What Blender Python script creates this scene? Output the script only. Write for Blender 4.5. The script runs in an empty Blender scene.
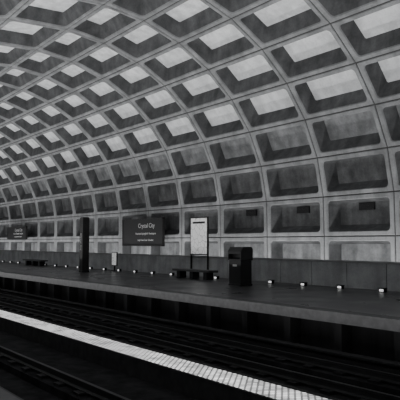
import bpy, math, random
from mathutils import Vector
random.seed(3)
S=3.5; EYE=1.69
YC,ZC,RY,RZ=2.962*S,0.366*S+EYE,2.587*S,2.301*S
RY2=3.86*S
A0,DA=-0.025,0.207
X0=-4.423*S
XMIN,XMAX=-22,3
C=bpy.context.collection

# ---------------------------------------------------------------- materials
def mat(name,base,rough=.8,noise=0.0,scale=2.0,spec=.3,metal=0.0,bump=0.0,stain=0.0,stretch=None):
    m=bpy.data.materials.new(name);m.use_nodes=True
    nt=m.node_tree;b=nt.nodes["Principled BSDF"]
    b.inputs["Roughness"].default_value=rough
    b.inputs["Metallic"].default_value=metal
    b.inputs["Specular IOR Level"].default_value=spec
    col=(base[0],base[1],base[2],1)
    b.inputs["Base Color"].default_value=col
    if noise>0:
        g=nt.nodes.new("ShaderNodeNewGeometry")
        mp=nt.nodes.new("ShaderNodeMapping")
        if stretch: mp.inputs["Scale"].default_value=stretch
        nt.links.new(g.outputs["Position"],mp.inputs[0])
        n=nt.nodes.new("ShaderNodeTexNoise");n.inputs["Scale"].default_value=scale
        n.inputs["Detail"].default_value=8;n.inputs["Roughness"].default_value=.6
        nt.links.new(mp.outputs[0],n.inputs["Vector"])
        r=nt.nodes.new("ShaderNodeValToRGB")
        r.color_ramp.elements[0].position=.33;r.color_ramp.elements[1].position=.68
        r.color_ramp.elements[0].color=tuple(c*(1-noise) for c in base)+(1,)
        r.color_ramp.elements[1].color=tuple(min(1,c*(1+noise)) for c in base)+(1,)
        nt.links.new(n.outputs["Fac"],r.inputs[0]);out=r.outputs[0]
        if stain>0:
            # water streaks (stretched down the wall) and fine pitting
            for sc,st,rng,amt in ((1.0,(2.6,2.6,.35),(.38,.62),stain),(14,(1,1,1),(.3,.6),stain*.4)):
                m2=nt.nodes.new("ShaderNodeMapping");m2.inputs["Scale"].default_value=st
                nt.links.new(g.outputs["Position"],m2.inputs[0])
                n2=nt.nodes.new("ShaderNodeTexNoise");n2.inputs["Scale"].default_value=sc;n2.inputs["Detail"].default_value=6
                nt.links.new(m2.outputs[0],n2.inputs["Vector"])
                mr=nt.nodes.new("ShaderNodeMapRange");mr.inputs[1].default_value=rng[0];mr.inputs[2].default_value=rng[1]
                mr.inputs[3].default_value=1-amt;mr.inputs[4].default_value=1.06
                nt.links.new(n2.outputs["Fac"],mr.inputs[0])
                mx=nt.nodes.new("ShaderNodeVectorMath");mx.operation='SCALE'
                nt.links.new(out,mx.inputs[0]);nt.links.new(mr.outputs[0],mx.inputs["Scale"]);out=mx.outputs[0]
        nt.links.new(out,b.inputs["Base Color"])
        if bump>0:
            bp=nt.nodes.new("ShaderNodeBump");bp.inputs["Strength"].default_value=bump;bp.inputs["Distance"].default_value=.03
            nt.links.new(n.outputs["Fac"],bp.inputs["Height"]);nt.links.new(bp.outputs[0],b.inputs["Normal"])
    return m
def emis(name,col,st):
    m=bpy.data.materials.new(name);m.use_nodes=True
    b=m.node_tree.nodes["Principled BSDF"]
    b.inputs["Base Color"].default_value=(*col,1)
    b.inputs["Emission Color"].default_value=(*col,1);b.inputs["Emission Strength"].default_value=st
    return m
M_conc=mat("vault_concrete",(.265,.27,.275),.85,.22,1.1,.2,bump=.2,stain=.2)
M_coff_shade=mat("coffer_concrete_shade",(.105,.107,.11),.9,.3,1.6,.15,bump=.2,stain=.2)  # recess sidewalls: shade of the unlit sides put into a darker concrete colour
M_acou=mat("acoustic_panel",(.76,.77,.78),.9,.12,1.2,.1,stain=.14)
M_acou2=mat("acoustic_panel_mid",(.24,.245,.25),.9,.3,1.4,.1,stain=.25)  # mid-grey tone for the back panels of a few rows
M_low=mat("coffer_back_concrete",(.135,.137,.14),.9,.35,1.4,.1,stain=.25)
M_groove=mat("joint_dark",(.06,.06,.06),.9)
M_para=mat("parapet_concrete",(.33,.335,.34),.8,.2,1.5,.2,stain=.15)
M_cap=mat("parapet_cap",(.25,.25,.255),.7,.15,2)
M_track=mat("trackbed_concrete",(.02,.02,.021),.95,.5,2.5,.05,bump=.5)
M_rail=mat("rail_steel",(.035,.035,.036),.55,.2,3,.25,metal=.4)
M_black=mat("black_enamel",(.012,.012,.013),.45,0,1,.3)
M_bronze=mat("dark_bronze",(.018,.0175,.0175),.45,.3,3,.3)
M_white=mat("white_lettering",(.5,.5,.5),.6)
M_stone=mat("bench_granite",(.05,.05,.052),.5,.3,8,.4)
M_gran=mat("edge_granite",(.07,.07,.073),.5,.25,6,.4)
M_curb=mat("curb_concrete",(.03,.03,.031),.85,.3,4,.1)
M_face=mat("platform_face",(.03,.03,.031),.85,.5,1.2,.1,stretch=(1,1,.3))
M_lamp=emis("edge_lamp_glass",(1,1,1),.9)
def tile_mat():
    m=mat("platform_tile",(.06,.06,.062),.38,0,1,.45)
    nt=m.node_tree;b=nt.nodes["Principled BSDF"]
    g=nt.nodes.new("ShaderNodeNewGeometry");v=nt.nodes.new("ShaderNodeTexBrick")
    v.inputs["Scale"].default_value=1;v.inputs["Brick Width"].default_value=.3;v.inputs["Row Height"].default_value=.3
    v.inputs["Mortar Size"].default_value=.012
    v.inputs["Color1"].default_value=(.038,.038,.04,1);v.inputs["Color2"].default_value=(.06,.06,.062,1);v.inputs["Mortar"].default_value=(.018,.018,.018,1)
    nt.links.new(g.outputs["Position"],v.inputs["Vector"]);nt.links.new(v.outputs["Color"],b.inputs["Base Color"])
    n=nt.nodes.new("ShaderNodeTexNoise");n.inputs["Scale"].default_value=.8;n.inputs["Detail"].default_value=5
    nt.links.new(g.outputs["Position"],n.inputs["Vector"])
    mr=nt.nodes.new("ShaderNodeMapRange");mr.inputs[3].default_value=.15;mr.inputs[4].default_value=.5
    nt.links.new(n.outputs["Fac"],mr.inputs[0]);nt.links.new(mr.outputs[0],b.inputs["Roughness"])
    return m
M_tile=tile_mat()
def grate_mat():
    m=bpy.data.materials.new("light_grating");m.use_nodes=True
    nt=m.node_tree;b=nt.nodes["Principled BSDF"];b.inputs["Base Color"].default_value=(.3,.3,.3,1)
    g=nt.nodes.new("ShaderNodeNewGeometry")
    mp=nt.nodes.new("ShaderNodeMapping");mp.inputs["Rotation"].default_value=(0,0,math.radians(45))
    nt.links.new(g.outputs["Position"],mp.inputs[0])
    br=nt.nodes.new("ShaderNodeTexBrick");br.offset=0
    br.inputs["Scale"].default_value=1;br.inputs["Brick Width"].default_value=.11;br.inputs["Row Height"].default_value=.11
    br.inputs["Mortar Size"].default_value=.02
    br.inputs["Color1"].default_value=(1,1,1,1);br.inputs["Color2"].default_value=(.45,.45,.45,1);br.inputs["Mortar"].default_value=(.1,.1,.1,1)
    nt.links.new(mp.outputs[0],br.inputs["Vector"])
    n=nt.nodes.new("ShaderNodeTexNoise");n.inputs["Scale"].default_value=2.6;n.inputs["Detail"].default_value=3
    nt.links.new(g.outputs["Position"],n.inputs["Vector"])
    mr=nt.nodes.new("ShaderNodeMapRange");mr.inputs[1].default_value=.3;mr.inputs[2].default_value=.7;mr.inputs[3].default_value=.7;mr.inputs[4].default_value=2.4
    nt.links.new(n.outputs["Fac"],mr.inputs[0])
    nt.links.new(br.outputs["Color"],b.inputs["Emission Color"]);nt.links.new(mr.outputs[0],b.inputs["Emission Strength"])
    return m
M_grate=grate_mat()

# ---------------------------------------------------------------- helpers
def mesh_obj(name,verts,faces,mats,midx=None,parent=None):
    me=bpy.data.meshes.new(name);me.from_pydata(verts,[],faces)
    for m in mats: me.materials.append(m)
    if midx: me.polygons.foreach_set("material_index",midx)
    me.update()
    o=bpy.data.objects.new(name,me);C.objects.link(o)
    if parent:o.parent=parent
    return o
class B:
    """accumulates boxes / prisms into one mesh"""
    def __init__(s): s.v=[];s.f=[];s.m=[]
    def box(s,x0,x1,y0,y1,z0,z1,mi=0):
        k=len(s.v)
        s.v+=[(x0,y0,z0),(x1,y0,z0),(x1,y1,z0),(x0,y1,z0),(x0,y0,z1),(x1,y0,z1),(x1,y1,z1),(x0,y1,z1)]
        for f in [(0,3,2,1),(4,5,6,7),(0,1,5,4),(1,2,6,5),(2,3,7,6),(3,0,4,7)]:
            s.f.append(tuple(k+i for i in f));s.m.append(mi)
    def prism_x(s,prof,x0,x1,mi=0):
        k=len(s.v);n=len(prof)
        for x in (x0,x1): s.v+=[(x,y,z) for y,z in prof]
        for i in range(n):
            j=(i+1)%n;s.f.append((k+i,k+j,k+n+j,k+n+i));s.m.append(mi)
        s.f.append(tuple(k+i for i in range(n))[::-1]);s.m.append(mi)
        s.f.append(tuple(k+n+i for i in range(n)));s.m.append(mi)
    def obj(s,name,mats,bevel=0,parent=None):
        o=mesh_obj(name,s.v,s.f,mats,s.m,parent)
        if bevel:
            b=o.modifiers.new("bevel",'BEVEL');b.width=bevel;b.segments=2;b.limit_method='ANGLE'
        return o
def empty(name,loc=(0,0,0)):
    e=bpy.data.objects.new(name,None);e.location=loc;e.empty_display_size=.3;C.objects.link(e);return e

# ---------------------------------------------------------------- vault
def prof(t):
    if t<0: return YC+RY,ZC+RZ*t,1,0
    if t>math.pi: return YC-RY2,ZC-RZ*(t-math.pi),-1,0
    ry=RY if t<=math.pi/2 else RY2
    y=YC+ry*math.cos(t);z=ZC+RZ*math.sin(t)
    ny,nz=RZ*math.cos(t),ry*math.sin(t);l=math.hypot(ny,nz)
    return y,z,ny/l,nz/l
def rrect(u0,u1,v0,v1,r,n=5):
    pts=[]
    for cx,cy,a in ((u1-r,v1-r,0),(u0+r,v1-r,90),(u0+r,v0+r,180),(u1-r,v0+r,270)):
        for i in range(n):
            t=math.radians(a+90*i/(n-1));pts.append((cx+r*math.cos(t),cy+r*math.sin(t)))
    return pts
V=[];F=[];MI=[]
rows=range(-1,19)
for c in range(-XMAX-4-3,-XMIN-3):
    xc=X0-c*S
    if xc>XMAX*S+.1+S or xc<XMIN*S: continue
    for r in rows:
        tc=A0+DA*(r-1)
        y1,z1,_,_=prof(tc-DA/2);y2,z2,_,_=prof(tc+DA/2)
        hv=math.hypot(y2-y1,z2-z1)/2;hu=S/2
        mu,mv=.20,.17
        lowm=.36 if r>=3 else .30
        rings=[(rrect(-hu,hu,-hv,hv,.0005),.03,2),
               (rrect(-hu+.022,hu-.022,-hv+.022,hv-.022,.001),.03,2),
               (rrect(-hu+.04,hu-.04,-hv+.04,hv-.04,.002),0,0),
               (rrect(-hu+mu,hu-mu,-hv+mv,hv-mv,.17),0,0),
               (rrect(-hu+mu+.03,hu-mu-.03,-hv+mv+.03,hv-mv-.03,.15),.05,0),
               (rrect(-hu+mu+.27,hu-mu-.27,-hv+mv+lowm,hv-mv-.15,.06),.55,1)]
        k=len(V);n=len(rings[0][0])
        for pts,d,_ in rings:
            for u,v in pts:
                y,z,ny,nz=prof(tc+v/hv*DA/2)
                V.append((xc+u,y+ny*d,z+nz*d))
        for i in range(len(rings)-1):
            for j in range(n):
                j2=(j+1)%n
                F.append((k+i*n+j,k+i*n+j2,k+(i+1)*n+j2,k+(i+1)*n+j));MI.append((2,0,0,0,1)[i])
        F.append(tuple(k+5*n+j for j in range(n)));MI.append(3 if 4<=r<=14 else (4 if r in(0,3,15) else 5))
ceil=mesh_obj("ceiling",V,F,[M_conc,M_coff_shade,M_groove,M_acou,M_acou2,M_low],MI)
# end walls
XA,XB=XMIN*S+1.5,XMAX*S+1.0
def endwall(name,x):
    ts=[-.6+i*(math.pi+1.2)/60 for i in range(61)]
    vs=[]
    for t in ts:
        y,z,ny,nz=prof(t);vs.append((y+ny*.8,z+nz*.8))
    b=B();b.prism_x(vs,x,x+.3);return b.obj(name,[M_conc])
endwall("wall_left",XA-.32);endwall("wall_right",XB+.02)

# ---------------------------------------------------------------- platforms & trackbed
PE=3.25*S;PP=5.1*S;WALL=YC+RY
TB=-1.1
b=B();b.box(XA,XB,PE+.45,WALL-.02,-.25,0);b.box(XA,XB,PE-.0,PE+.45,-.26,0.0,1)
b.box(XA,XB,PE+.75,PE+1.0,TB-.2,-.25,2)
x=XB-.5
while x>XA: b.box(x-.12,x+.12,PE+.35,PE+.75,TB-.2,-.25,2);x-=1.75
b.obj("floor",[M_tile,M_gran,M_face])
NE=.685*S
b=B();b.box(XA,XB,YC-RY2+.02,NE-.45,-.25,0);b.box(XA,XB,NE-.45,NE,-.3,0,1);b.box(XA,XB,NE-.9,NE-.7,TB-.2,-.25,2)
b.obj("floor_near_platform",[M_tile,M_gran,M_face])
b=B();b.box(XA,XB,NE-.9,PE+1.0,TB-.5,TB-.2)
b.obj("trackbed",[M_track])
# parapet with joints & cap
b=B()
x=XB
gap=.025
while x>XA:
    x2=max(x-S/2,XA);b.box(x2+gap/2,x-gap/2,PP,PP+.2,0,.93,0);x=x2
b.box(XA,XB,PP+.03,PP+.17,0,.92,2);b.box(XA,XB,PP-.03,PP+.23,.93,1.0,1)
b.obj("parapet_wall",[M_para,M_cap,M_groove])
# small kerb lamps standing in front of the parapet
b=B();x=-3.535*S+5*S/2
while x>XA+1:
    yl=PP-.75
    b.box(x-.11,x+.11,yl,yl+.14,0,.13,1);b.box(x-.08,x+.08,yl-.006,yl,.03,.105,0);b.box(x-.13,x+.13,yl-.02,yl+.16,.13,.145,1)
    x-=S*.517
b.obj("platform_lamps",[M_lamp,M_black])

# rails
def rail(yc,name_b,z0):
    p=[(-.07,0),(.07,0),(.07,.015),(.012,.04),(.012,.12),(.036,.13),(.036,.165),(-.036,.165),(-.036,.13),(-.012,.12),(-.012,.04),(-.07,.015)]
    name_b.prism_x([(yc+a,z0+c) for a,c in p],XA,XB,0)
for nm,yc,third in (("railway_track",2.76*S,2.76*S+1.2),("railway_track",1.27*S,1.27*S-1.25)):
    b=B();rail(yc-.7175,b,TB+.0);rail(yc+.7175,b,TB+.0)
    for q in (-.7175,.7175): b.box(XA,XB,yc+q-.28,yc+q+.28,TB-.2,TB-.05,1)
    x=XB-.4
    while x>XA:
        for q in (-.7175,.7175): b.box(x-.13,x+.13,yc+q-.2,yc+q+.2,TB-.05,TB+.001,2)
        b.box(x-.06,x+.06,third-.06,third+.06,TB-.2,TB+.08,2);x-=.9
    b.box(XA,XB,third-.05,third+.05,TB+.08,TB+.16,0);b.box(XA,XB,third-.13,third+.13,TB+.24,TB+.28,3);b.box(XA,XB,third+.10,third+.13,TB+.1,TB+.24,3)
    b.obj(nm,[M_rail,M_track,M_black,M_curb])
# lit centre strip
y0,y1=1.985*S,2.245*S;zt=-.90
b=B();b.box(XA,XB,y0,y1,TB-.2,zt-.03,1);b.box(XA,XB,y0+.06,y1-.06,zt-.03,zt-.01,0)
b.box(XA,XB,y0,y0+.06,zt-.03,zt+.02,1);b.box(XA,XB,y1-.06,y1,zt-.03,zt+.02,1)
b.obj("light_strip",[M_grate,M_curb])

# ---------------------------------------------------------------- platform furniture
def text(body,size,loc,parent,name,mat=M_white):
    cu=bpy.data.curves.new(name,'FONT');cu.body=body;cu.size=size;cu.extrude=.004;cu.align_x='CENTER';cu.align_y='CENTER'
    o=bpy.data.objects.new(name,cu);cu.materials.append(mat);C.objects.link(o);o.location=loc;o.rotation_euler=(math.pi/2,0,0);o.parent=parent;return o
def name_sign(xa,xb,zb,ztp,txt=True):
    w=xb-xa;xm=(xa+xb)/2;Y=WALL-.42
    e=empty("station_name_sign",(xm,Y,zb))
    h=ztp-zb
    b=B();b.box(-w/2,w/2,-.06,.06,0,h,0);b.box(-w/2-.05,w/2+.05,-.08,.08,h,h+.05,1);b.box(-w/2-.05,w/2+.05,-.08,.08,-.05,0,1)
    b.box(-w/2-.05,-w/2,-.08,.08,-.05,h+.05,1);b.box(w/2,w/2+.05,-.08,.08,-.05,h+.05,1)
    for q in (-w*.36,w*.36):
        for zz in (.25,h-.3): b.box(q-.05,q+.05,.06,.41,zz,zz+.1,1)
    b.obj("board",[M_black,M_bronze],parent=e)
    text("Crystal City",.38,(w*.12,-.07,h*.75),e,"title")
    text("Franconia-Springfield  Huntington",.17,(w*.1,-.07,h*.45),e,"subtitle")
    text("Largo Town Center  Greenbelt",.14,(w*.1,-.07,h*.2),e,"subtitle_lower")
name_sign(-9.58*S,-8.28*S,1.50,3.05)
name_sign(-15.7*S,-14.4*S,1.95,3.0)

# pylon
def pylon(x,y,h,w):
    e=empty("station_pylon",(x,y,0))
    b=B();b.box(-w/2,w/2,-w/2,w/2,.0,h,0);b.box(-w/2-.02,w/2+.02,-w/2-.02,w/2+.02,0,.1,1);b.box(-w/2+.03,w/2-.03,-w/2+.03,w/2-.03,h,h+.04,1)
    for zz in (h-.75,h-.4): b.box(-w/2-.006,w/2+.006,-w/2-.006,w/2+.006,zz,zz+.015,1)
    b.obj("shaft",[M_bronze,M_black],.015,e)
    t=text("Crystal City",.2,(0,-w/2-.01,h-1.35),e,"lettering");t.rotation_euler=(math.pi/2,math.pi/2,0)
pylon(-2.06*4.3*S,4.3*S,3.05,.4)

# map case
e=empty("map_display",(-6.80*S,PP-.12,0))
b=B();w,h0,h1=1.4,1.06,2.92
b.box(-w/2,w/2,-.07,.07,h0,h0+.05,0);b.box(-w/2,w/2,-.07,.07,h1-.05,h1,0);b.box(-w/2,-w/2+.04,-.03,.07,0,h1,0);b.box(w/2-.04,w/2,-.03,.07,0,h1,0);b.box(-w/2,w/2,.02,.06,h0,h1,0)
b.obj("frame",[M_bronze],.01,e)
def map_mat():
    m=mat("map_print",(.6,.6,.6),.4)
    nt=m.node_tree;bb=nt.nodes["Principled BSDF"]
    g=nt.nodes.new("ShaderNodeTexCoord");v=nt.nodes.new("ShaderNodeTexVoronoi");v.feature='DISTANCE_TO_EDGE';v.inputs["Scale"].default_value=3.2
    nt.links.new(g.outputs["Object"],v.inputs["Vector"])
    r=nt.nodes.new("ShaderNodeValToRGB");r.color_ramp.elements[0].color=(.25,.25,.25,1);r.color_ramp.elements[1].position=.04;r.color_ramp.elements[1].color=(.66,.66,.66,1)
    nt.links.new(v.outputs["Distance"],r.inputs[0]);nt.links.new(r.outputs[0],bb.inputs["Base Color"])
    nt.links.new(r.outputs[0],bb.inputs["Emission Color"]);bb.inputs["Emission Strength"].default_value=.45
    return m
M_map=map_mat()
b=B();b.box(-w/2+.04,w/2-.04,-.02,.02,h0+.05,h1-.05,0);b.obj("map_sheet",[M_map],0,e)
b=B();b.box(-w/2+.2,w/2-.2,-.026,-.02,h1-.32,h1-.22,0);b.obj("map_title_band",[M_black],0,e)

# trash bin (hooded)
e=empty("trash_bin",(-1.167*4.41*S,4.41*S,0))
b=B();b.box(-.38,.38,-.3,.3,0,.06,1);b.box(-.36,.36,-.28,.28,.06,1.02,0)
pr=[(-.31,1.0),(.31,1.0),(.31,1.42),(.25,1.5),(-.19,1.5),(-.31,1.34)]
b.prism_x(pr,-.40,-.35,0);b.prism_x(pr,.35,.40,0)
b.prism_x([(-.31,1.22),(.31,1.22),(.31,1.42),(.25,1.5),(-.19,1.5),(-.31,1.34)],-.35,.35,0)
b.box(-.35,.35,-.1,.31,1.0,1.3,1);b.box(-.39,.39,-.32,.32,.98,1.04,0)
b.obj("body",[M_black,M_black],.015,e)
b=B();b.box(-.12,.12,-.288,-.281,.74,.82,0);b.obj("label",[M_white],0,e)

def bench(x0,x1):
    xm=(x0+x1)/2;w=x1-x0
    e=empty("platform_bench",(xm,4.72*S,0))
    b=B();b.box(-w/2,w/2,-.28,.25,.33,.43,0)
    for q in (-w*.36,0,w*.36): b.box(q-.14,q+.14,-.2,.18,0,.33,1)
    b.obj("seat",[M_stone,M_black],.02,e)
bench(-6.85*S,-6.02*S);bench(-12.5*S,-11.5*S)

# notice stand
e=empty("notice_stand",(-9.0*S,4.93*S,0))
b=B();b.box(-.04,.04,-.03,.03,0,.5,0);b.box(-.2,.2,-.15,.15,0,.03,0);b.box(-.3,.3,-.035,.03,.3,1.1,0);b.obj("post",[M_black],0,e)
b=B();b.box(-.26,.26,-.045,-.035,.34,1.06,0);b.obj("poster",[M_map],0,e)

# wall vents
b=B()
for c in (0,1,2):
    xc=X0-c*S+.1;Y=WALL+.55;zz=ZC+RZ*A0+.22
    b.box(xc-.38,xc+.38,Y-.07,Y,zz,zz+.3,0)
    for i in range(4): b.box(xc-.34,xc+.34,Y-.09,Y-.07,zz+.04+i*.065,zz+.06+i*.065,0)
b.obj("wall_vents",[M_black])

# ---------------------------------------------------------------- lights
def area(name,loc,rot,sx,sy,p):
    l=bpy.data.lights.new(name,'AREA');l.shape='RECTANGLE';l.size=sx;l.size_y=sy;l.energy=p
    o=bpy.data.objects.new(name,l);o.location=loc;o.rotation_euler=rot;C.objects.link(o);return o
L=XB-XA;xm=(XA+XB)/2
b=B();b.box(XA,XB,PP+.42,PP+.78,0,.2,0);b.obj("uplight_trough",[M_gran])
area("parapet_uplight",(xm,PP+.6,.22),(math.pi,0,0),L,.25,1600)
area("track_uplight",(xm,(y0+y1)/2,zt+.05),(math.pi,0,0),L,.6,5400)
area("near_parapet_uplight",(xm,YC-RY2+.8,.9),(math.pi,0,0),L,.25,3000)
w=bpy.data.worlds.new("w");bpy.context.scene.world=w;w.use_nodes=True
w.node_tree.nodes["Background"].inputs[0].default_value=(.02,.02,.02,1)

cd=bpy.data.cameras.new("camera");cd.lens=54;cd.sensor_width=36;cd.clip_end=500
co=bpy.data.objects.new("camera",cd);co.location=(0,0,EYE);co.rotation_euler=(math.pi/2+.070,0,.929);C.objects.link(co)
bpy.context.scene.camera=co
